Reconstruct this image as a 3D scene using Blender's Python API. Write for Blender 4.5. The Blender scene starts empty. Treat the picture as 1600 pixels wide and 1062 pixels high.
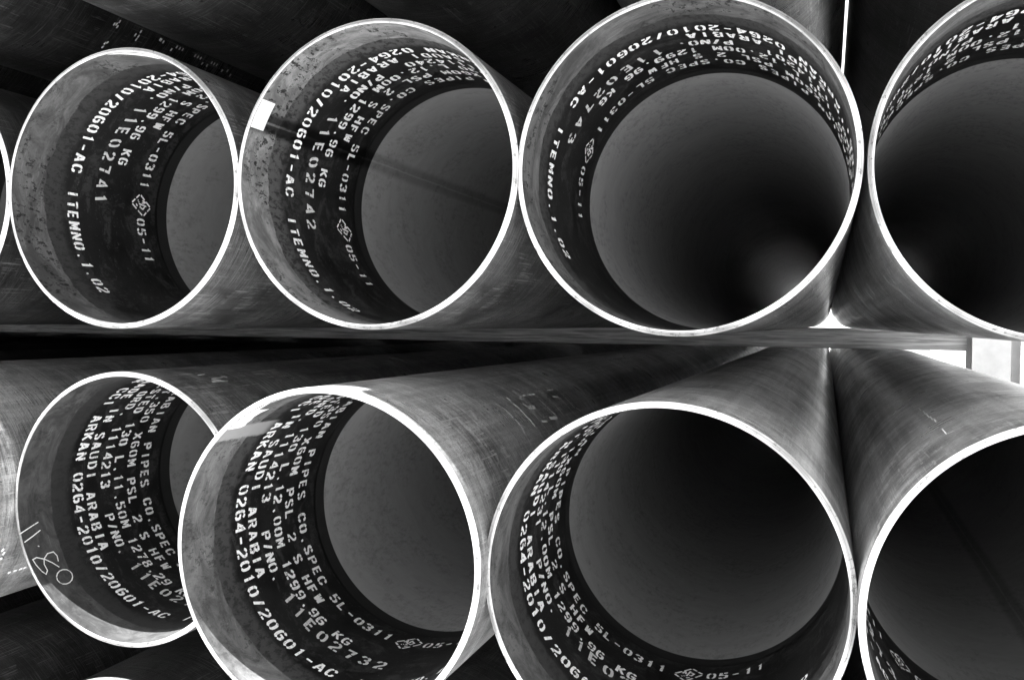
import bpy, math, random
from mathutils import Matrix, Vector
random.seed(7)
R = math.radians
D = 0.508                       # outside diameter of the pipes in metres
EYE = 2.52 * D                  # height of the camera above the ground
scene = bpy.context.scene
C = scene.collection

# ------------------------------------------------------------------ camera
FOC, YAW, PITCH, ROLL = 1499.75, 0.31647, -0.01893, 0.01311
cd = bpy.data.cameras.new('camera')
cam = bpy.data.objects.new('camera', cd)
C.objects.link(cam)
fw = Vector((-math.sin(YAW) * math.cos(PITCH), math.cos(YAW) * math.cos(PITCH), math.sin(PITCH)))
rt0 = Vector((math.cos(YAW), math.sin(YAW), 0)); up0 = rt0.cross(fw)
rt = rt0 * math.cos(ROLL) + up0 * math.sin(ROLL)
up = -rt0 * math.sin(ROLL) + up0 * math.cos(ROLL)
m = Matrix((rt, up, -fw)).transposed().to_4x4(); m.translation = (0, 0, EYE)
cam.matrix_world = m
cd.sensor_fit = 'HORIZONTAL'; cd.sensor_width = 36; cd.lens = FOC / 1600 * 36
cd.clip_start = 0.02; cd.clip_end = 3000
scene.camera = cam

# ------------------------------------------------------------------ world, sun, exposure
TO_SUN = Vector((-0.326, -0.135, 0.946)).normalized()
w = bpy.data.worlds.new('World'); scene.world = w; w.use_nodes = True
nt = w.node_tree; nt.nodes.clear()
sky = nt.nodes.new('ShaderNodeTexSky'); sky.sky_type = 'NISHITA'; sky.sun_disc = False
sky.sun_elevation = math.asin(TO_SUN.z); sky.sun_rotation = math.atan2(TO_SUN.x, TO_SUN.y) % (2 * math.pi)
sky.dust_density = 1.0
bw = nt.nodes.new('ShaderNodeRGBToBW'); bg = nt.nodes.new('ShaderNodeBackground'); wo = nt.nodes.new('ShaderNodeOutputWorld')
bg.inputs['Strength'].default_value = 0.15
nt.links.new(sky.outputs[0], bw.inputs[0]); nt.links.new(bw.outputs[0], bg.inputs[0]); nt.links.new(bg.outputs[0], wo.inputs[0])
sd = bpy.data.lights.new('sun', 'SUN'); sd.energy = 4.8; sd.angle = R(0.5)
sun = bpy.data.objects.new('sun', sd); C.objects.link(sun)
sun.rotation_euler = TO_SUN.to_track_quat('Z', 'Y').to_euler()
scene.view_settings.view_transform = 'Standard'
scene.view_settings.look = 'None'
scene.view_settings.gamma = 1
scene.view_settings.use_curve_mapping = False
scene.view_settings.exposure = 2.75
scene.render.engine = 'CYCLES'
scene.cycles.max_bounces = 10
scene.cycles.diffuse_bounces = 2

# ------------------------------------------------------------------ materials
class NT:
    """small helper to write node chains"""
    def __init__(s, name):
        s.m = bpy.data.materials.new(name); s.m.use_nodes = True
        s.t = s.m.node_tree; s.b = s.t.nodes['Principled BSDF']
        s.tc = s.t.nodes.new('ShaderNodeTexCoord')
    def n(s, typ, **kw):
        o = s.t.nodes.new(typ)
        for k, v in kw.items(): setattr(o, k, v)
        return o
    def put(s, sock, v):
        if hasattr(v, 'is_output') or isinstance(v, bpy.types.NodeSocket): s.t.links.new(v, sock)
        else: sock.default_value = v
    def math(s, op, a, b=0.0, c=None, clamp=False):
        o = s.n('ShaderNodeMath', operation=op, use_clamp=clamp); s.put(o.inputs[0], a); s.put(o.inputs[1], b)
        if c is not None: s.put(o.inputs[2], c)
        return o.outputs[0]
    def coords(s):
        sp = s.n('ShaderNodeSeparateXYZ'); s.t.links.new(s.tc.outputs['Object'], sp.inputs[0])
        return sp.outputs
    def vec(s, x, y, z):
        o = s.n('ShaderNodeCombineXYZ'); s.put(o.inputs[0], x); s.put(o.inputs[1], y); s.put(o.inputs[2], z)
        return o.outputs[0]
    def noise(s, scl, sc=1.0, det=4.0, rough=0.55, off=(0, 0, 0), dist=0.0):
        mp = s.n('ShaderNodeMapping'); mp.inputs['Scale'].default_value = scl; mp.inputs['Location'].default_value = off
        s.t.links.new(s.tc.outputs['Object'], mp.inputs[0])
        o = s.n('ShaderNodeTexNoise'); o.inputs['Scale'].default_value = sc; o.inputs['Detail'].default_value = det
        o.inputs['Roughness'].default_value = rough; o.inputs['Distortion'].default_value = dist
        s.t.links.new(mp.outputs[0], o.inputs['Vector'])
        return o.outputs['Fac']
    def step(s, v, e, wd):
        """0 below e, 1 above, over a width wd"""
        o = s.n('ShaderNodeMapRange'); o.interpolation_type = 'SMOOTHSTEP'
        s.put(o.inputs['Value'], v); s.put(o.inputs['From Min'], e - wd / 2); s.put(o.inputs['From Max'], e + wd / 2)
        return o.outputs[0]
    def lerp(s, f, a, b):
        o = s.n('ShaderNodeMix'); o.data_type = 'FLOAT'
        s.put(o.inputs[0], f); s.put(o.inputs[2], a); s.put(o.inputs[3], b)
        return o.outputs[0]
    def grey(s, sock, v):
        if isinstance(v, bpy.types.NodeSocket): s.t.links.new(v, sock)
        else: sock.default_value = (v, v, v, 1)
    def bump(s, h, strength, dist=0.002):
        o = s.n('ShaderNodeBump'); o.inputs['Strength'].default_value = strength; o.inputs['Distance'].default_value = dist
        s.t.links.new(h, o.inputs['Height']); s.t.links.new(o.outputs[0], s.b.inputs['Normal'])

def outer_steel(name, seed, lo=0.05, hi=0.20):
    """mill-scaled outside of a pipe: rubbed, streaked, blotched"""
    a = NT(name); o = (seed * 3.1, seed * 1.7, seed * 2.3)
    x, y, z = a.coords()
    blotch = a.noise((1, .6, 1), 6, 6, .6, o, 0.6)
    rings = a.noise((2.6, 95, 2.6), 1.6, 6, .7, o, 1.8)          # marks running round the pipe
    rings2 = a.noise((6, 260, 6), 1.3, 4, .65, (o[1], o[2], o[0]), .8)
    runs = a.noise((34, .55, 34), 1.2, 6, .65, (o[2], o[0], o[1]), .3)  # marks running along the pipe
    fine = a.noise((1, 1, 1), 320, 4, .75)
    patches = a.noise((1, 1.6, 1), 13, 7, .7, (o[2], o[1], o[0]), .6)
    v = a.math('MULTIPLY', a.step(blotch, .5, .25), .32)
    v = a.math('ADD', v, a.math('MULTIPLY', a.step(rings, .52, .22), .28))
    v = a.math('ADD', v, a.math('MULTIPLY', a.step(runs, .5, .25), .22))
    v = a.math('ADD', v, a.math('MULTIPLY', a.step(patches, .55, .04), .22))
    v = a.math('SUBTRACT', v, a.math('MULTIPLY', a.step(rings2, .60, .05), .28), clamp=True)
    v = a.math('MULTIPLY', v, a.math('SUBTRACT', a.math('MULTIPLY', fine, 2.6), .3))
    # thin bright scratches, clustered, round and along the pipe, and dark pits
    s1 = a.math('MULTIPLY', a.step(a.noise((9, 420, 9), 1, 3, .55, (4 + o[0], o[1], 2), 1.4), .59, .03), a.step(blotch, .47, .14))
    s2 = a.math('MULTIPLY', a.step(a.noise((330, 7, 330), 1, 3, .55, (o[2], 4, 2), .5), .60, .03), a.step(patches, .5, .1))
    col = a.lerp(v, lo, hi)
    col = a.lerp(a.math('MULTIPLY', a.math('MAXIMUM', s1, s2), .8), col, min(.6, hi * 2.0))
    pit = a.math('MULTIPLY', a.step(a.noise((1, 1, 1), 120, 4, .7, (o[1], 0, 0)), .66, .03), a.step(patches, .5, .08))
    col = a.lerp(a.math('MULTIPLY', pit, .8), col, .02)
    a.grey(a.b.inputs['Base Color'], col)
    a.b.inputs['Metallic'].default_value = 0.65
    a.put(a.b.inputs['Roughness'], a.math('ADD', a.lerp(blotch, .44, .17), a.math('MULTIPLY', a.step(rings, .55, .2), .14)))
    h = a.math('ADD', a.math('MULTIPLY', rings, .6), a.math('ADD', a.math('MULTIPLY', rings2, .5), a.math('MULTIPLY', fine, .35)))
    a.bump(h, .8, .0014)
    return a.m

def bore(name, seed, seam=None, seam_light=False, flake=.5, mill=.16, deep=.19):
    """inside of a pipe: bare scaly end, dark varnished belt behind it, bare bore beyond"""
    a = NT(name); o = (seed * 2.7, seed * 1.3, seed * 3.9)
    x, y, z = a.coords()
    d = a.math('DIVIDE', y, D)                                   # depth in diameters
    jit = a.noise((1, .7, 1), 22, 5, .65, o)
    jit2 = a.noise((1, .4, 1), 5, 3, .6, o)
    dj = a.math('ADD', d, a.math('ADD', a.math('MULTIPLY', a.math('SUBTRACT', jit, .5), .05 * flake), a.math('MULTIPLY', a.math('SUBTRACT', jit2, .5), .04)))
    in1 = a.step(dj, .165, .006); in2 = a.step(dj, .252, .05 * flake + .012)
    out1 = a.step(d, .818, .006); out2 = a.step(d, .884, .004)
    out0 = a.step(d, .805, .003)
    fl = a.noise((1, .5, 1), 105, 7, .75, o)                     # scale flakes, longer round the bore
    big = a.noise((1, 1, 1), 7, 4, .6, (o[2], o[0], 0))
    fine = a.noise((1, 1, 1), 300, 3, .6)
    rings = a.noise((3, 120, 3), 1.4, 4, .6, o, .8)
    flm = a.math('MULTIPLY', a.step(fl, .555, .03), a.step(big, .49, .16))
    m0 = a.lerp(big, mill * .65, mill * 1.1)
    m0 = a.lerp(a.math('MULTIPLY', flm, flake * 1.3, clamp=True), m0, .018)
    m0 = a.math('MULTIPLY', m0, a.math('ADD', .6, a.math('MULTIPLY', fl, .8)))
    smear = a.noise((1, 1.6, 1), 12, 8, .74, (o[1], o[2], o[0]), 1.0)
    scr = a.math('MULTIPLY', a.step(a.noise((8, 300, 8), 1, 3, .6, (o[0], 9, 2), 1.8), .63, .03), a.step(smear, .53, .1))
    m0 = a.math('MULTIPLY', m0, a.math('ADD', .55, a.math('MULTIPLY', a.step(smear, .5, .3), .8)))
    m0 = a.lerp(a.math('MULTIPLY', scr, .5), m0, mill * 2.2)
    m1 = a.lerp(a.math('MULTIPLY', a.step(fl, .47, .12), .5), .02, mill * .6)
    scuff = a.math('MULTIPLY', a.step(smear, .54, .08), a.step(fl, .47, .12))
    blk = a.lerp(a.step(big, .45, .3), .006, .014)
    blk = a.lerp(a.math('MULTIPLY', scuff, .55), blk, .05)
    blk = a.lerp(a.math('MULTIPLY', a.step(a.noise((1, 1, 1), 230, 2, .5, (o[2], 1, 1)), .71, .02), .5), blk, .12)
    ring = .02
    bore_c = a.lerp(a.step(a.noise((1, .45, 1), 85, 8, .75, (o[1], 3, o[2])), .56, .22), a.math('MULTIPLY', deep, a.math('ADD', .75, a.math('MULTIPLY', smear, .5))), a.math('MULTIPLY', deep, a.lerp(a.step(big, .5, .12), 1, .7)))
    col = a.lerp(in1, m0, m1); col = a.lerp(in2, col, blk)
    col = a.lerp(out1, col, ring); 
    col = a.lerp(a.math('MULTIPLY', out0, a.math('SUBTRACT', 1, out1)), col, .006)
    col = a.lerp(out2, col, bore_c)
    if seam is not None:
        # strip along the longitudinal weld: two dark heat lines with a paler one between
        cs, sn = math.cos(R(seam)), math.sin(R(seam))
        u = a.math('ADD', a.math('MULTIPLY', x, cs), a.math('MULTIPLY', z, sn))
        v = a.math('SUBTRACT', a.math('MULTIPLY', z, cs), a.math('MULTIPLY', x, sn))
        ph = a.math('ADD', a.math('ARCTAN2', v, u), a.math('MULTIPLY', a.math('SUBTRACT', big, .5), .02))
        aph = a.math('ADD', a.math('ABSOLUTE', ph), a.math('MULTIPLY', a.math('SUBTRACT', fl, .5), .06 if seam_light else .0))
        if seam_light:
            near = a.math('MULTIPLY', a.math('SUBTRACT', 1, a.step(aph, .07, .02)), a.math('SUBTRACT', 1, a.step(dj, .27, .08)))
            col = a.lerp(a.math('MULTIPLY', near, .85), col, .25)
        else:
            wide = a.math('SUBTRACT', 1, a.step(aph, .075, .06))
            thin = a.math('SUBTRACT', 1, a.step(aph, .008, .008))
            k = a.math('SUBTRACT', a.math('MULTIPLY', wide, a.lerp(out2, .85, .32)), a.math('MULTIPLY', thin, a.lerp(out2, .6, .2)), clamp=True)
            col = a.math('MULTIPLY', col, a.math('SUBTRACT', 1, k))
    a.grey(a.b.inputs['Base Color'], col)
    belt = a.math('MULTIPLY', in2, a.math('SUBTRACT', 1, out1))
    a.b.inputs['Metallic'].default_value = 0.0
    a.put(a.b.inputs['Roughness'], a.lerp(out2, a.lerp(belt, .62, .5), a.lerp(smear, .75, .45)))
    a.put(a.b.inputs['Specular IOR Level'], a.lerp(out2, a.lerp(belt, .16, .12), .08))
    far = a.math('SUBTRACT', 1, a.math('MULTIPLY', out2, .88))
    h = a.math('MULTIPLY', far, a.math('ADD', a.math('MULTIPLY', fl, .7), a.math('ADD', a.math('MULTIPLY', rings, .3), a.math('MULTIPLY', fine, .2))))
    a.bump(h, .3, .0012)
    return a.m

def simple(name, base, rough=.5, metal=0.0, var=.15, scale=40, bump=.1):
    a = NT(name)
    nz = a.noise((1, 1, 1), scale, 5, .6)
    a.grey(a.b.inputs['Base Color'], a.lerp(a.step(nz, .5, .4), base * (1 - var), min(1, base * (1 + var))))
    a.put(a.b.inputs['Roughness'], a.lerp(nz, rough * .8, min(1, rough * 1.2)))
    a.b.inputs['Metallic'].default_value = metal
    a.bump(nz, bump, .001)
    return a.m

def worn_paint(name, base):
    a = NT(name)
    n1 = a.noise((1, 1, 1), 150, 5, .7); n2 = a.noise((1, 1, 1), 18, 3, .6)
    wear = a.math('MULTIPLY', a.step(n1, .57, .08), a.step(n2, .46, .2))
    a.grey(a.b.inputs['Base Color'], a.lerp(a.math('MULTIPLY', wear, .8), base, .2))
    a.b.inputs['Roughness'].default_value = .6
    return a.m

def wood(name):
    a = NT(name)
    g = a.noise((1.2, 30, 30), 3, 6, .65, (0, 0, 0), .6); k = a.noise((3, 5, 5), 1.5, 4, .6)
    a.grey(a.b.inputs['Base Color'], a.lerp(a.math('MULTIPLY', a.step(g, .5, .4), a.math('ADD', .5, k)), .20, .62))
    a.b.inputs['Roughness'].default_value = .8; a.bump(g, .4, .003)
    return a.m

def sand(name):
    a = NT(name)
    n1 = a.noise((1, 1, 1), .8, 8, .65); n2 = a.noise((1, 1, 1), 60, 5, .7)
    a.grey(a.b.inputs['Base Color'], a.lerp(a.math('ADD', a.math('MULTIPLY', n1, .6), a.math('MULTIPLY', n2, .4)), .34, .52))
    a.b.inputs['Roughness'].default_value = .95; a.bump(n2, .5, .01)
    return a.m

def cut_steel(name):
    a = NT(name)
    x, y, z = a.coords()
    n1 = a.noise((1, 1, 1), 110, 6, .7); n2 = a.noise((1, 1, 1), 9, 4, .6)
    rad = a.math('SQRT', a.math('ADD', a.math('MULTIPLY', x, x), a.math('MULTIPLY', z, z)))
    turn = a.n('ShaderNodeTexNoise'); turn.noise_dimensions = '1D'; turn.inputs['Scale'].default_value = 900; turn.inputs['Detail'].default_value = 4
    a.t.links.new(rad, turn.inputs['W'])                         # tool marks of the bevelling lathe
    v = a.math('ADD', a.math('MULTIPLY', turn.outputs['Fac'], .5), a.math('MULTIPLY', n2, .7))
    c = a.lerp(a.step(v, .6, .25), .20, .52)
    c = a.lerp(a.math('MULTIPLY', a.step(n1, .60, .04), .6), c, .04)
    a.grey(a.b.inputs['Base Color'], c)
    a.b.inputs['Metallic'].default_value = .6; a.b.inputs['Roughness'].default_value = .42
    a.bump(n1, .25, .0006)
    return a.m

M_rim = cut_steel('machined_steel_end')
M_text = worn_paint('white_stencil_paint', .85)
M_thin = worn_paint('thin_white_paint', .62)
M_faint = worn_paint('rubbed_white_paint', .8)
M_dots = worn_paint('white_dot', .8)
M_chalk = worn_paint('white_chalk', .62)
M_patch = simple('bright_patch_steel', .88, .4, .2, .06, 120, .1)
M_patch2 = simple('brushed_bare_steel', .55, .4, .3, .2, 90, .2)
M_stamp = simple('stamped_mark', .16, .6, .2, .2, 80, .1)
M_wood = wood('weathered_timber')
M_sand = sand('pale_sand')
M_post = simple('white_painted_steel', .8, .5, 0, .06, 20, .1)

# ------------------------------------------------------------------ mesh helpers
def obj(name, verts, faces, mats, parent=None, mi=None, smooth=False):
    me = bpy.data.meshes.new(name); me.from_pydata(verts, [], faces); me.update()
    for mt in mats: me.materials.append(mt)
    if mi:
        me.polygons.foreach_set('material_index', mi)
    if smooth: me.polygons.foreach_set('use_smooth', [True] * len(me.polygons))
    o = bpy.data.objects.new(name, me); C.objects.link(o)
    if parent: o.parent = parent
    return o

def empty(name, loc, label, cat, group=None):
    o = bpy.data.objects.new(name, None); C.objects.link(o); o.location = loc
    o.empty_display_size = .1
    o['label'] = label; o['category'] = cat
    if group: o['group'] = group
    return o

def tag(o, label, cat, group=None):
    o['label'] = label; o['category'] = cat
    if group: o['group'] = group

def revolve(profile, n, close=False):
    """profile: list of (radius, y); rings of n vertices"""
    vs, fs = [], []
    for r, y in profile:
        for i in range(n):
            a = 2 * math.pi * i / n
            vs.append((r * math.cos(a), y, r * math.sin(a)))
    for k in range(len(profile) - 1):
        for i in range(n):
            j = (i + 1) % n
            fs.append((k * n + i, k * n + j, (k + 1) * n + j, (k + 1) * n + i))
    return vs, fs

RO = .5 * D; T = .0180 * D; RI = RO - T; LEN = 23.62 * D
ROOT = .0060 * D; BEV = (T - ROOT) * math.tan(R(32))
NSEG = 192
wall_profile_out = [(RO, BEV + .0002), (RO, .5), (RO, 2), (RO, LEN)]
wall_profile_in = [(RI, LEN), (RI, 4), (RI, 1.5), (RI, .6), (RI, .0002)]
def pipe_wall(parent, m_out, m_in):
    v1, f1 = revolve(wall_profile_out + wall_profile_in, NSEG)
    n_out = (len(wall_profile_out)) * NSEG     # outer strips plus the far end ring
    mi = [0 if i < n_out else 1 for i in range(len(f1))]
    f1 = [tuple(reversed(f)) for f in f1]
    return obj('pipe_wall', v1, f1, [m_out, m_in], parent, mi, True)
def cut_end(parent):
    """machined end: flat root face and 30 degree bevel"""
    prof = [(RO, BEV + .0002), (RO - .0004, BEV - .0006), (RI + ROOT + .0003, .0002), (RI + ROOT, 0), (RI + .0003, 0), (RI, .0003), (RI, .0012)]
    prof = [(r if i < 6 else RI - .0001, y) for i, (r, y) in enumerate(prof)]
    v, f = revolve(prof, NSEG)
    o = obj('bevelled_end', v, f, [M_rim], parent, None, False)
    return o

# ---- strokes laid on a cylinder: u is arc length round the pipe, v is depth along it
def ribbon(pts, th, cap=True):
    """outline quads of a thick polyline in 2-D; returns verts, faces"""
    P = [Vector(p) for p in pts]; n = len(P); L, Rr = [], []
    for i in range(n):
        a = (P[i] - P[i - 1]).normalized() if i > 0 else None
        b = (P[i + 1] - P[i]).normalized() if i < n - 1 else None
        if a is None: a = b
        if b is None: b = a
        t = (a + b)
        t = t.normalized() if t.length > 1e-6 else a
        nn = Vector((-t.y, t.x)); k = 1 / max(.45, abs(nn.dot(Vector((-a.y, a.x)))))
        L.append(P[i] + nn * th / 2 * k); Rr.append(P[i] - nn * th / 2 * k)
    vs = []; fs = []
    for i in range(n): vs += [L[i], Rr[i]]
    for i in range(n - 1): fs.append((2 * i, 2 * i + 1, 2 * i + 3, 2 * i + 2))
    if cap:
        for (c, d, i0, i1) in ((P[0], (P[0] - P[1]).normalized(), 0, 1), (P[-1], (P[-1] - P[-2]).normalized(), 2 * n - 1, 2 * n - 2)):
            k = len(vs); nn = Vector((-d.y, d.x)) * th / 2
            # i0 / i1 lie on either side
            s = 1 if (vs[i0] - c).dot(nn) > 0 else -1
            vs += [c + nn * s * .7 + d * th * .14, c - nn * s * .7 + d * th * .14]
            fs.append((i0, k, k + 1, i1))
    return vs, fs

def subdivide(pts, step):
    out = [pts[0]]
    for a, b in zip(pts, pts[1:]):
        a = Vector(a); b = Vector(b); k = max(1, int((b - a).length / step))
        for i in range(1, k + 1): out.append(tuple(a.lerp(b, i / k)))
    return out

def lay(strokes, radius, lift):
    """strokes: list of (points[(phi_deg, depth_in_D)], thickness_in_D) -> one mesh on a cylinder"""
    vs, fs = [], []
    for pts, th in strokes:
        q = [(R(p) * radius, d * D) for p, d in pts]
        q = subdivide(q, .008)
        v, f = ribbon(q, th * D); b = len(vs)
        for p in v:
            a = p.x / radius; r = radius + lift
            vs.append((r * math.cos(a), p.y, r * math.sin(a)))
        fs += [tuple(b + i for i in g) for g in f]
    return vs, fs

# ------------------------------------------------------------------ stencil alphabet, cell 0..1 by 0..1
OL = [(.30, .98), (.08, .86), (0, .66), (0, .34), (.08, .14), (.30, .02)]
OR_ = [(1 - x, y) for x, y in OL]
G = {
 '0': [OL, OR_], 'O': [OL, OR_],
 '1': [[(.55, 0), (.55, 1), (.3, .84)]], 'I': [[(.5, 0), (.5, 1)]],
 '2': [[(0, .78), (.12, .93), (.38, 1)], [(.66, 1), (.94, .9), (1, .72), (.9, .55), (.05, .12), (.0, 0), (.3, 0)], [(.6, 0), (1, 0)]],
 '3': [[(0, .85), (.18, 1), (.42, 1)], [(.68, 1), (.95, .88), (.95, .66), (.72, .53), (.45, .52)], [(.8, .46), (1, .3), (.95, .1), (.66, 0)], [(.4, 0), (.15, 0), (0, .16)]],
 '4': [[(.8, 0), (.8, 1), (.6, .85)], [(.45, .82), (.0, .3), (.5, .28)]],
 '5': [[(1, 1), (.55, 1)], [(.25, 1), (.08, .98), (.05, .6), (.45, .62)], [(.72, .58), (1, .4), (.95, .12), (.66, 0)], [(.38, 0), (.12, .02), (0, .15)]],
 '6': [[(.9, .9), (.7, 1), (.55, 1)], [(.3, 1), (.08, .88), (0, .6), (0, .3), (.1, .08), (.34, 0)], [(.62, 0), (.94, .1), (1, .32), (.9, .5), (.45, .54)]],
 '7': [[(0, 1), (.95, 1), (.7, .6)], [(.62, .45), (.4, 0)]],
 '8': [[(.38, 1), (.1, .9), (.08, .68), (.36, .52), (.64, .52), (.92, .68), (.9, .9), (.62, 1)], [(.36, .0), (.05, .1), (.02, .32), (.2, .42)], [(.64, 0), (.95, .1), (.98, .32), (.8, .42)]],
 '9': [[(.1, .1), (.3, 0), (.45, 0)], [(.7, 0), (.92, .12), (1, .4), (1, .7), (.9, .92), (.66, 1)], [(.38, 1), (.06, .9), (0, .68), (.1, .5), (.55, .46)]],
 'A': [[(0, 0), (.42, 1)], [(.62, .95), (1, 0)], [(.35, .3), (.62, .3)]],
 'B': [[(.02, 0), (.02, 1)], [(.35, 1), (.8, 1), (.92, .78), (.72, .55), (.4, .52)], [(.78, .46), (1, .25), (.85, 0), (.35, 0)]],
 'C': [[(.36, 1), (.1, .88), (0, .66), (0, .34), (.1, .12), (.36, 0)], [(.64, 1), (.92, .9), (1, .72)], [(.64, 0), (.92, .1), (1, .28)]],
 'D': [[(.02, 0), (.02, 1)], [(.36, 1), (.8, .92), (1, .66), (1, .34), (.8, .08), (.36, 0)]],
 'E': [[(.04, 0), (.04, 1), (.85, 1)], [(.36, .52), (.75, .52)], [(.36, 0), (.9, 0)]],
 'F': [[(.04, 0), (.04, 1), (.85, 1)], [(.36, .52), (.75, .52)]],
 'G': [[(.36, 1), (.1, .88), (0, .66), (0, .34), (.1, .12), (.36, 0)], [(.64, 1), (.9, .92), (1, .8)], [(.55, .45), (1, .45), (1, .12), (.66, 0)]],
 'H': [[(.02, 0), (.02, 1)], [(.98, 0), (.98, 1)], [(.3, .5), (.72, .5)]],
 'K': [[(.02, 0), (.02, 1)], [(.95, 1), (.38, .54), (1, 0)]],
 'L': [[(.04, 1), (.04, 0), (.28, 0)], [(.2, 0), (.9, 0)]],
 'M': [[(0, 0), (0, 1), (.1, 1)], [(.2, .85), (.5, .35), (.8, .85)], [(.9, 1), (1, 1), (1, 0)]],
 'N': [[(0, 0), (0, .72)], [(.05, 1), (.95, 0)], [(1, .28), (1, 1)]],
 'P': [[(.02, 0), (.02, 1)], [(.34, 1), (.82, .98), (1, .76), (.82, .5), (.34, .48)]],
 'R': [[(.02, 0), (.02, 1)], [(.34, 1), (.82, .98), (1, .77), (.8, .52), (.36, .5)], [(.6, .36), (1, 0)]],
 'S': [[(.9, .86), (.75, 1), (.6, 1)], [(.36, 1), (.06, .9), (.04, .68), (.3, .54), (.7, .46), (.96, .32), (.94, .1), (.64, 0)], [(.4, 0), (.25, 0), (.1, .14)]],
 'T': [[(0, 1), (1, 1)], [(.5, .72), (.5, 0)]],
 'U': [[(0, 1), (0, .3), (.1, .08), (.36, 0)], [(.64, 0), (.9, .08), (1, .3), (1, 1)]],
 'W': [[(0, 1), (.14, 0)], [(.3, .1), (.5, .8), (.7, .1)], [(.86, 0), (1, 1)]],
 'X': [[(0, 1), (.4, .55)], [(1, 1), (0, 0)], [(.6, .42), (1, 0)]],
 '/': [[(.2, 0), (.8, 1)]], '-': [[(.1, .5), (.9, .5)]], '.': [[(.42, .02), (.58, .04)]], ':': [[(.42, .1), (.58, .12)], [(.42, .6), (.58, .62)]],
}
def text_strokes(txt, phi0, pitch, v0, h=.057, w=.0228, th=.0098, skew=0.0):
    """phi0: centre angle of the first character; pitch: degrees per character; v0: mid depth of the line (D)"""
    out = []; kdeg = 1 / (R(1) * (RI / D))
    phi0 += random.uniform(-.35, .35); v0 += random.uniform(-.002, .002); tilt = random.uniform(-.00012, .00012)
    for i, ch in enumerate(txt):
        if ch not in G: continue
        jp = random.uniform(-.12, .12); jv = random.uniform(-.0014, .0014) + tilt * i; t = th * random.uniform(.86, 1.12)
        tt = t * (1.35 if ch in '.:' else 1)
        for st in G[ch]:
            pts = []
            for x, y in st:
                uu = (x - .5) * (w - th * .0) + skew * (y - .5) * h
                vv = (y - .5) * (h - th)
                pts.append((phi0 + pitch * i + jp + uu * kdeg, v0 + jv + vv))
            out.append((pts, tt))
    return out

def stencil(parent, strokes, name='stencil_text', mat=None, lift=-.0006, radius=None):
    v, f = lay(strokes, radius or RI, lift)
    f = [tuple(g) for g in f]
    return obj(name, v, f, [mat or M_text], parent)

ROWS = (.71, .624, .541, .463, .381, .307)
def markings(p, A0, order, number, length='12.00', weight='1299.96', nv=.474):
    """the six lines painted inside one pipe end, deepest first; A0 is the angle of the 0 in 0264"""
    a = A0
    s = text_strokes('ARABIAN PIPES CO.SPEC 5L-0311', a - 9.7 - 8 * 4.98, 4.98, ROWS[0])
    stencil(p, s)
    stencil(p, text_strokes('05-11', a + 110, 4.98, ROWS[0]))
    # certification mark: dashed diamond with a small monogram
    lg = []; c = a + 100.7; k = 5.6; v = .062
    cor = [(-k, -.014), (.1 * k, v), (k, .014), (-.1 * k, -v)]
    for (x0, y0), (x1, y1) in zip(cor, cor[1:] + cor[:1]):
        for t0, t1 in ((.08, .42), (.58, .92)):
            lg.append(([(c + x0 + (x1 - x0) * t0, ROWS[0] + y0 + (y1 - y0) * t0), (c + x0 + (x1 - x0) * t1, ROWS[0] + y0 + (y1 - y0) * t1)], .0075))
    for st in ([(-1.9, .004), (-1.3, .022)], [(-1.2, .02), (-.9, .002)], [(-.5, -.012), (.2, .026)], [(.5, .018), (1.5, .01), (.9, -.006), (.3, -.004)], [(-1.3, -.014), (-1.1, -.013)], [(-.3, -.026), (.5, -.02)], [(-1.9, -.018), (-1.7, -.017)]):
        lg.append(([(c + x * 1.3, ROWS[0] + y * 1.25) for x, y in st], .0068))
    stencil(p, lg, 'inspection_mark')
    stencil(p, text_strokes('OD 20 WT.350 X60M PSL 2 S HFW', a - 17.1 - 13 * 4.93, 4.93, ROWS[1]))
    s3 = 'TESTED 130 L.%sM %s KG' % (length, weight)
    stencil(p, text_strokes(s3, a - 5.4 - 11 * 4.77, 4.77, ROWS[2]))
    s4 = text_strokes('ORD. ' + order, a - 22.7 - 5 * 4.85, 4.85, ROWS[3]) + text_strokes('P/NO.', a + 23, 4.5, ROWS[3])
    stencil(p, s4)
    s5 = text_strokes(number, a + 51.2, 7.1, nv, h=.066, w=.028, th=.0108, skew=-.12)
    stencil(p, s5, 'pipe_number', M_thin)
    stencil(p, text_strokes('MADE IN SAUDI ARABIA', a - 20 - 8 * 5.1, 5.1, ROWS[4]))
    s6 = text_strokes('FOR CCI ARKAN 0264-2010/20601-AC', a - 14 * 5.2, 5.2, ROWS[5], h=.060, w=.0245, th=.0102) + text_strokes('ITEMNO.1.02', a + 101, 5.1, ROWS[5], h=.060, w=.0235, th=.0102)
    stencil(p, s6)

def curved_patch(parent, name, outline, mat, r, lift):
    """a filled patch on the cylinder: outline is (phi, d0, d1) columns"""
    vs, fs = [], []
    for ph, d0, d1 in outline:
        for d in (d0, (d0 + d1) / 2, d1):
            vs.append(((r + lift) * math.cos(R(ph)), d * D, (r + lift) * math.sin(R(ph))))
    for i in range(len(outline) - 1):
        for j in range(2):
            fs.append((3 * i + j, 3 * i + j + 1, 3 * i + 3 + j + 1, 3 * i + 3 + j))
    return obj(name, vs, fs, [mat], parent)

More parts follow.
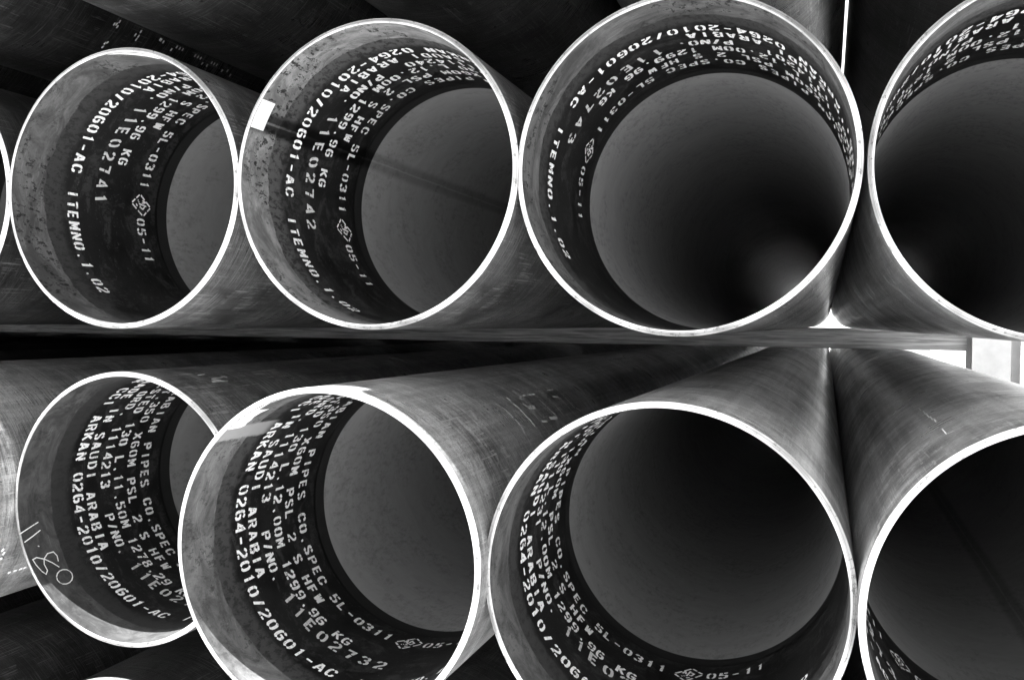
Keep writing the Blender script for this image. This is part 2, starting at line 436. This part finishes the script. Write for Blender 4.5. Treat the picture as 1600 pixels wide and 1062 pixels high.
def stamp(parent, txt, phi0, pitch, depth_r=None):
    """hard-stamped number on the bevel of the end"""
    rc = (RI + ROOT + RO) / 2 + .0001; vs, fs = [], []
    slope = BEV / (RO - RI - ROOT)
    for i, ch in enumerate(txt):
        for st in G.get(ch, []):
            q = [((x - .5) * .0060, (y - .5) * .0042) for x, y in st]
            v, f = ribbon(q, .0008, False); b = len(vs)
            for p in v:
                ang = R(phi0 + pitch * i) - p.x / rc; r = rc + p.y
                vs.append((r * math.cos(ang), (r - RI - ROOT) * slope - .0004, r * math.sin(ang)))
            fs += [tuple(b + k for k in g) for g in f]
    return obj('stamped_number', vs, fs, [M_stamp], parent)

# ------------------------------------------------------------------ ground
def grid(name, x0, x1, y0, y1, n, z, mat):
    vs = [(x0 + (x1 - x0) * i / n, y0 + (y1 - y0) * j / n, z) for j in range(n + 1) for i in range(n + 1)]
    fs = [(j * (n + 1) + i, j * (n + 1) + i + 1, (j + 1) * (n + 1) + i + 1, (j + 1) * (n + 1) + i) for j in range(n) for i in range(n)]
    return obj(name, vs, fs, [mat])
g = grid('ground', -900, 900, -900, 900, 24, 0, M_sand); g['kind'] = 'structure'

# ------------------------------------------------------------------ pipes
# (row, column): x, face distance y, height z, all in pipe diameters from the camera
POS = {
 ('t', 1): (-2.412, 2.823, .457), ('t', 2): (-1.405, 2.801, .468), ('t', 3): (-.411, 2.805, .463), ('t', 4): (.600, 2.862, .459),
 ('b', 1): (-2.410, 2.854, -.698), ('b', 2): (-1.398, 2.488, -.698), ('b', 3): (-.412, 2.556, -.707), ('b', 4): (.585, 2.446, -.699),
 ('t', 0): (-3.417, 2.84, .459), ('b', 0): (-3.412, 2.42, -.700),
 ('u', 0): (-3.40, 2.66, 1.60), ('u', 1): (-2.38, 2.36, 1.60), ('u', 2): (-1.40, 2.30, 1.62), ('u', 3): (-.440, 2.20, 1.62), ('u', 4): (.574, 2.15, 1.62),
 ('c', 0): (-3.47, 2.7, -1.86), ('c', 1): (-2.50, 2.955, -1.86), ('c', 2): (-1.44, 2.85, -1.86), ('c', 3): (-.43, 2.8, -1.86), ('c', 4): (.58, 2.8, -1.86),
 ('u', -1): (-4.41, 2.7, 1.61), ('t', -1): (-4.425, 2.8, .459), ('b', -1): (-4.42, 2.7, -.70), ('c', -1): (-4.48, 2.8, -1.86),
 ('u', -2): (-5.42, 2.7, 1.61), ('t', -2): (-5.43, 2.85, .459), ('b', -2): (-5.43, 2.7, -.70), ('c', -2): (-5.49, 2.8, -1.86),
}
LABEL = {
 ('t', 1): 'steel pipe numbered 11E02741 inside, leftmost whole mouth above the timber',
 ('t', 2): 'steel pipe with a clean white square patch at its upper left rim',
 ('t', 3): 'steel pipe with lettering arching over the top of its bore, left of the bright triangle',
 ('t', 4): 'steel pipe cut off by the upper right corner, above the white post',
 ('b', 1): 'steel pipe chalked 11.80 inside its rim, half hidden by the next pipe',
 ('b', 2): 'steel pipe numbered 11E02732 with a ragged bright patch inside its upper left rim',
 ('b', 3): 'steel pipe of the lower row with a hard-stamped number on its right rim',
 ('b', 4): 'steel pipe cut off by the lower right corner, below the white post',
 ('t', 0): 'steel pipe showing only a sliver of white rim at the left edge, above the timber',
 ('b', 0): 'steel pipe at the left edge, seen by its pale outer side with white paint ticks',
 ('u', 0): 'steel pipe crossing the top left corner with small white dots on its shaded underside',
 ('u', 1): 'dark steel pipe overhead, above the gap between the two leftmost upper mouths',
 ('u', 2): 'dark steel pipe overhead, showing between the second and third upper mouths',
 ('u', 3): 'steel pipe overhead with a pale lit side, just left of the thin bright slit',
 ('u', 4): 'black unlit steel pipe overhead, just right of the thin bright slit',
 ('c', 0): 'dark scratched steel pipe in the bottom left corner under the chalked pipe',
 ('c', 1): 'steel pipe at the bottom edge whose white rim just shows as a thin arc',
 ('c', 2): 'steel pipe of the bottom row, below and right of the pipe numbered 11E02732',
 ('c', 3): 'steel pipe of the bottom row, below the pipe with the stamped rim',
 ('c', 4): 'steel pipe of the bottom row, farthest right',
}
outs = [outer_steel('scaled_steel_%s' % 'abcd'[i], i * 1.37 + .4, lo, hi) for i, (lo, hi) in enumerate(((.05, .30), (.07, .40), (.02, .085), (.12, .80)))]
OUTM = {('t', 1): 1, ('t', 2): 1, ('t', 3): 0, ('t', 4): 3, ('b', 0): 3, ('b', 1): 1, ('b', 2): 3, ('b', 3): 3, ('b', 4): 3, ('u', 3): 1}  # dark copy for shaded rows, pale for lit ones: light put into base colour
BORE = {
 ('t', 1): dict(seam=None, flake=1.0, mill=.085, deep=.31), ('t', 2): dict(seam=155, flake=.9, mill=.18, deep=.31), ('t', 3): dict(seam=None, flake=1.0, mill=.095, deep=.36),
 ('t', 4): dict(seam=None, flake=.6, mill=.11, deep=.34), ('b', 1): dict(seam=None, flake=.5, mill=.055, deep=.27), ('b', 2): dict(seam=134.6, seam_light=True, flake=.5, mill=.11, deep=.33),
 ('b', 3): dict(seam=None, flake=.5, mill=.08, deep=.27), ('b', 4): dict(seam=-70, flake=.4, mill=.08, deep=.26)}
plain_bore = bore('bore_plain', 3.3)
for k in range(-8, -2):
    for row, z in (('u', 1.61), ('t', .459), ('b', -.70), ('c', -1.86)):
        POS[(row, k)] = (-3.417 + 1.006 * k, 2.75, z)
P = {}
for key, (x, y, z) in POS.items():
    lb = LABEL.get(key, 'steel pipe deep in the stack beyond the left edge of the photo')
    p = empty('steel_pipe', (x * D, y * D, EYE + z * D), lb, 'pipe', 'stacked steel line pipes')
    P[key] = p
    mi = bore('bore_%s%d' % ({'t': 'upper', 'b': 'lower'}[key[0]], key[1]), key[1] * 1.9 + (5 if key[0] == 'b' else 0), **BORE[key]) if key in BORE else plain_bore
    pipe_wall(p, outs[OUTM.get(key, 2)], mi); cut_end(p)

markings(P['t', 1], 75.0, '1114239', '11E02741', nv=.455)
markings(P['t', 2], 92.0, '1114240', '11E02742', nv=.447)
markings(P['t', 3], 57.3, '1114201', '11E02743', nv=.455)
markings(P['t', 4], 91.0, '1114201', '11E02744')
markings(P['b', 1], 175.2, '1114213', '11E02731', '11.50', '1278.29')
markings(P['b', 2], 165.7, '1114213', '11E02732')
markings(P['b', 3], 168.0, '1114231', '11E02733')
markings(P['b', 4], 122.0, '1114213', '11E02734')

# bright patches at the mouths; the first is steel ground bare over its weld
curved_patch(P['t', 2], 'bright_mouth_patch', [(146.5, .002, .079), (150, .002, .080), (154, .002, .080), (158.6, .002, .078)], M_patch, RI, -.0005)
curved_patch(P['t', 1], 'bright_mouth_patch', [(96, .002, .004), (91, .002, .018), (86, .002, .035), (80, .002, .050), (75, .002, .058), (71, .002, .030), (66, .002, .004)], M_patch, RI, -.0005)  # bright sliver tapering along the top of the rim
curved_patch(P['b', 2], 'bright_mouth_patch', [(131.6, .002, .070), (130.6, .002, .084), (129, .002, .078), (127, .002, .083), (125, .002, .074), (122, .002, .080), (119.6, .002, .100), (118.6, .002, .030), (112, .002, .014), (105, .002, .011), (98, .002, .004)], M_patch, RI, -.0005)  # ragged bright patch, thinning out along the rim
stamp(P['t', 1], '11E02741', 62, -2.6)
stamp(P['b', 3], '11E02733', 14, -2.6)

# ------------------------------------------------------------------ marks laid where the photo shows them on the curved steel
def hit(key, px, py, r, far):
    """world ray through a point of the photo, met with one pipe: angle and depth on that pipe"""
    x, y, z = POS[key]
    d = rt * ((px - 800) / FOC) + up * ((531 - py) / FOC) + fw
    a = d.x ** 2 + d.z ** 2; b = -2 * (d.x * x + d.z * z); c = x * x + z * z - r * r
    q = b * b - 4 * a * c
    if q < 0: return None
    t = (-b + (math.sqrt(q) if far else -math.sqrt(q))) / 2 / a; h = d * t
    ph = math.degrees(math.atan2(h.z - z, h.x - x))
    return (ph % 360, h.y - y)
def marks(key, name, lines, th, mat, inside=False, sx=1.0, ox=0, oy=0):
    ss = []
    for l in lines:
        k = th
        if isinstance(l, tuple): l, k = l
        pts = [hit(key, ox + a / sx, oy + b / sx, (RI / D) if inside else .5, inside) for a, b in l]
        if None in pts: continue
        ss.append((pts, k))
    return stencil(P[key], ss, name, mat, -.0006 if inside else .0006, RI if inside else RO)
def loop(cx, cy, rx, ry, n=14): return [(cx + rx * math.cos(2 * math.pi * i / n), cy + ry * math.sin(2 * math.pi * i / n)) for i in range(n + 1)]
marks(('b', 1), 'chalk_writing', [
    [(90, 690), (130, 664), (175, 635)], [(112, 728), (150, 700), (185, 672)], [(174, 745), (180, 747)],
    [(268, 815), (262, 790), (245, 772), (218, 780), (202, 805), (203, 830), (218, 858), (212, 875), (192, 862), (165, 832), (150, 808), (168, 798), (205, 806), (240, 822), (272, 842)],
    loop(297, 887, 37, 34)], .0042, M_chalk, True, 2.95, 0, 600)
marks(('b', 2), 'rubbed_stencil_text', [
    ([(485, 325), (522, 355)], .010), ([(500, 350), (530, 375)], .006), ([(540, 378), (590, 415)], .013), ([(600, 428), (655, 490)], .010), ([(662, 492), (690, 525)], .013), ([(698, 535), (720, 562)], .011),
    [(390, 375), (430, 398)], [(445, 405), (490, 440), (540, 490)], [(555, 505), (600, 560), (640, 630)],
    [(588, 318), (610, 345)], ([(618, 375), (655, 400)], .011), [(665, 398), (722, 400)], [(668, 415), (725, 415)], [(700, 450), (750, 508)],
    [(700, 300), (745, 320)], [(752, 340), (810, 395)], [(820, 405), (850, 432)], ([(855, 438), (890, 468)], .010), [(600, 315), (650, 303)], [(660, 301), (715, 295)],
    ([(775, 522), (825, 520)], .010), ([(845, 497), (905, 490)], .013), [(750, 268), (790, 295)], [(810, 318), (850, 350)], [(880, 380), (955, 470)],
    [(880, 240), (920, 272)], [(930, 285), (960, 310)], [(970, 325), (1050, 412)], [(1060, 410), (1100, 435)], ([(870, 318), (912, 318)], .011), [(820, 265), (870, 258)],
    [(1070, 262), (1105, 290)], [(1130, 320), (1170, 355)], [(1180, 360), (1212, 388)], [(1130, 252), (1180, 300)]], .006, M_faint, False, 5.31, 700, 560)
marks(('b', 0), 'paint_ticks', [[(36, 869), (48, 864)], [(62, 861), (76, 856)], [(88, 852), (101, 848)], [(108, 846), (120, 842)], [(8, 768), (16, 757)], [(12, 785), (20, 772)], [(0, 805), (8, 800)]], .010, M_text, False, 2.95, 0, 600)
marks(('b', 1), 'scratch_marks', [[(255, 176), (330, 165)], [(400, 215), (520, 196)], [(410, 245), (570, 232)], [(400, 232), (500, 222)], [(500, 180), (560, 196)], [(700, 175), (750, 185)], [(840, 160), (960, 160)]], .0035, M_faint, False, 6.64, 270, 560)
marks(('b', 4), 'scratch_marks', [[(396, 349), (402, 356)], [(408, 356), (414, 366)], [(416, 364), (424, 374)], [(426, 370), (432, 380)], [(436, 376), (442, 386)], [(458, 404), (468, 416)], [(512, 366), (520, 362)], [(520, 382), (530, 378)], [(300, 545), (318, 520)], [(340, 500), (372, 472)], [(395, 455), (425, 436)], [(450, 425), (492, 408)]], .0030, M_faint, False, 1.68, 1200, 430)
marks(('b', 3), 'scratch_marks', [[(680, 172), (745, 182)], [(700, 186), (770, 200), (830, 222)], [(780, 190), (850, 216), (900, 244)], [(840, 212), (905, 240), (960, 276)], [(900, 260), (950, 286), (1000, 322)], [(960, 300), (1010, 340)]], .0035, M_faint, False, 1.9967, 740, 530)
dots = [(620, 132), (637, 146), (650, 118), (633, 132), (735, 190), (752, 198), (765, 172), (740, 215), (875, 218), (887, 229), (930, 270), (960, 256), (976, 264), (992, 270), (1060, 303), (1075, 310), (1090, 317), (1098, 346), (1125, 356), (1150, 341), (1163, 348), (1178, 353), (1205, 385), (1236, 385), (1250, 410), (570, 235), (583, 232), (558, 255), (870, 215)]
marks(('u', 0), 'white_dots', [[(a - 1.5, b - .8), (a + 1.5, b + .8)] for a, b in dots], .016, M_dots, False, 3.478, 0, 0)  # small white dots strung along the underside

# ------------------------------------------------------------------ timber battens between the layers
def batten(x0, x1, y, z0, z1, depth, label, seed):
    rnd = random.Random(seed); n = 40; vs, fs = [], []
    for i in range(n + 1):
        x = x0 + (x1 - x0) * i / n
        jz = rnd.uniform(-.0012, .0012)
        c = .004
        ring = [(y + c, z0), (y, z0 + c), (y + rnd.uniform(-.001, .001), z1 - c + jz), (y + c, z1), (y + depth - c, z1), (y + depth, z1 - c), (y + depth, z0 + c), (y + depth - c, z0)]
        vs += [(x, a, b) for a, b in ring]
    for i in range(n):
        for j in range(8):
            k = (j + 1) % 8
            fs.append((i * 8 + j, i * 8 + k, (i + 1) * 8 + k, (i + 1) * 8 + j))
    fs.append(tuple(reversed(range(8)))); fs.append(tuple(n * 8 + j for j in range(8)))
    o = obj('timber_batten', vs, fs, [M_wood]); tag(o, label, 'timber', 'timber battens between the pipe layers')
    return o
zz = {'ut': (.962, 1.118), 'tb': (-.196, -.040), 'bc': (-1.356, -1.203), 'cg': (-2.52, -2.362)}
where = {'ut': 'long timber batten under the overhead pipes', 'tb': 'long grey timber batten between the upper and lower rows of mouths', 'bc': 'timber batten under the lower row of mouths', 'cg': 'timber sleeper on the sand under the bottom layer'}
for nm, (a, b) in zz.items():
    for k, yy in enumerate((8.9, 16.5, 23.8)):
        batten(-12.2 * D, 1.13 * D, yy * D, EYE + a * D, EYE + b * D, .2 * D, (where[nm], 'middle one, ' + where[nm], 'far one, ' + where[nm])[k], k + 3)

# ------------------------------------------------------------------ stanchions at the right side of the stack
def post(x, y, wd, dp, h, label):
    t = .012; vs, fs = [], []
    def bx(x0, x1, y0, y1, z0, z1):
        b = len(vs)
        for X in (x0, x1):
            for Y in (y0, y1):
                for Z in (z0, z1): vs.append((X, Y, Z))
        for f in ((0, 1, 3, 2), (4, 6, 7, 5), (0, 4, 5, 1), (2, 3, 7, 6), (0, 2, 6, 4), (1, 5, 7, 3)): fs.append(tuple(b + i for i in f))
    e = empty('steel_stanchion', (x, y, 0), label, 'post', 'stanchions holding the pipe stack')
    bx(0, wd, 0, t, .012, h); bx(0, wd, dp - t, dp, .012, h); bx(wd / 2 - t / 2, wd / 2 + t / 2, t, dp - t, .012, h)
    obj('upright', list(vs), list(fs), [M_post], e)
    vs.clear(); fs.clear()
    bx(-.05, wd + .05, -.05, dp + .05, 0, .012)
    obj('base_plate', list(vs), list(fs), [M_post], e)
post(1.145 * D, 8.7 * D, .20, .2, 2.55, 'white steel stanchion at the end of the timber between the right-hand pipes')
post(1.145 * D, 16.2 * D, .20, .2, 2.55, 'white steel stanchion farther back along the right side of the stack')
post(1.40 * D, 8.1 * D, .20, .2, 2.55, 'white steel stanchion at the right edge, in front of the one by the timber end')
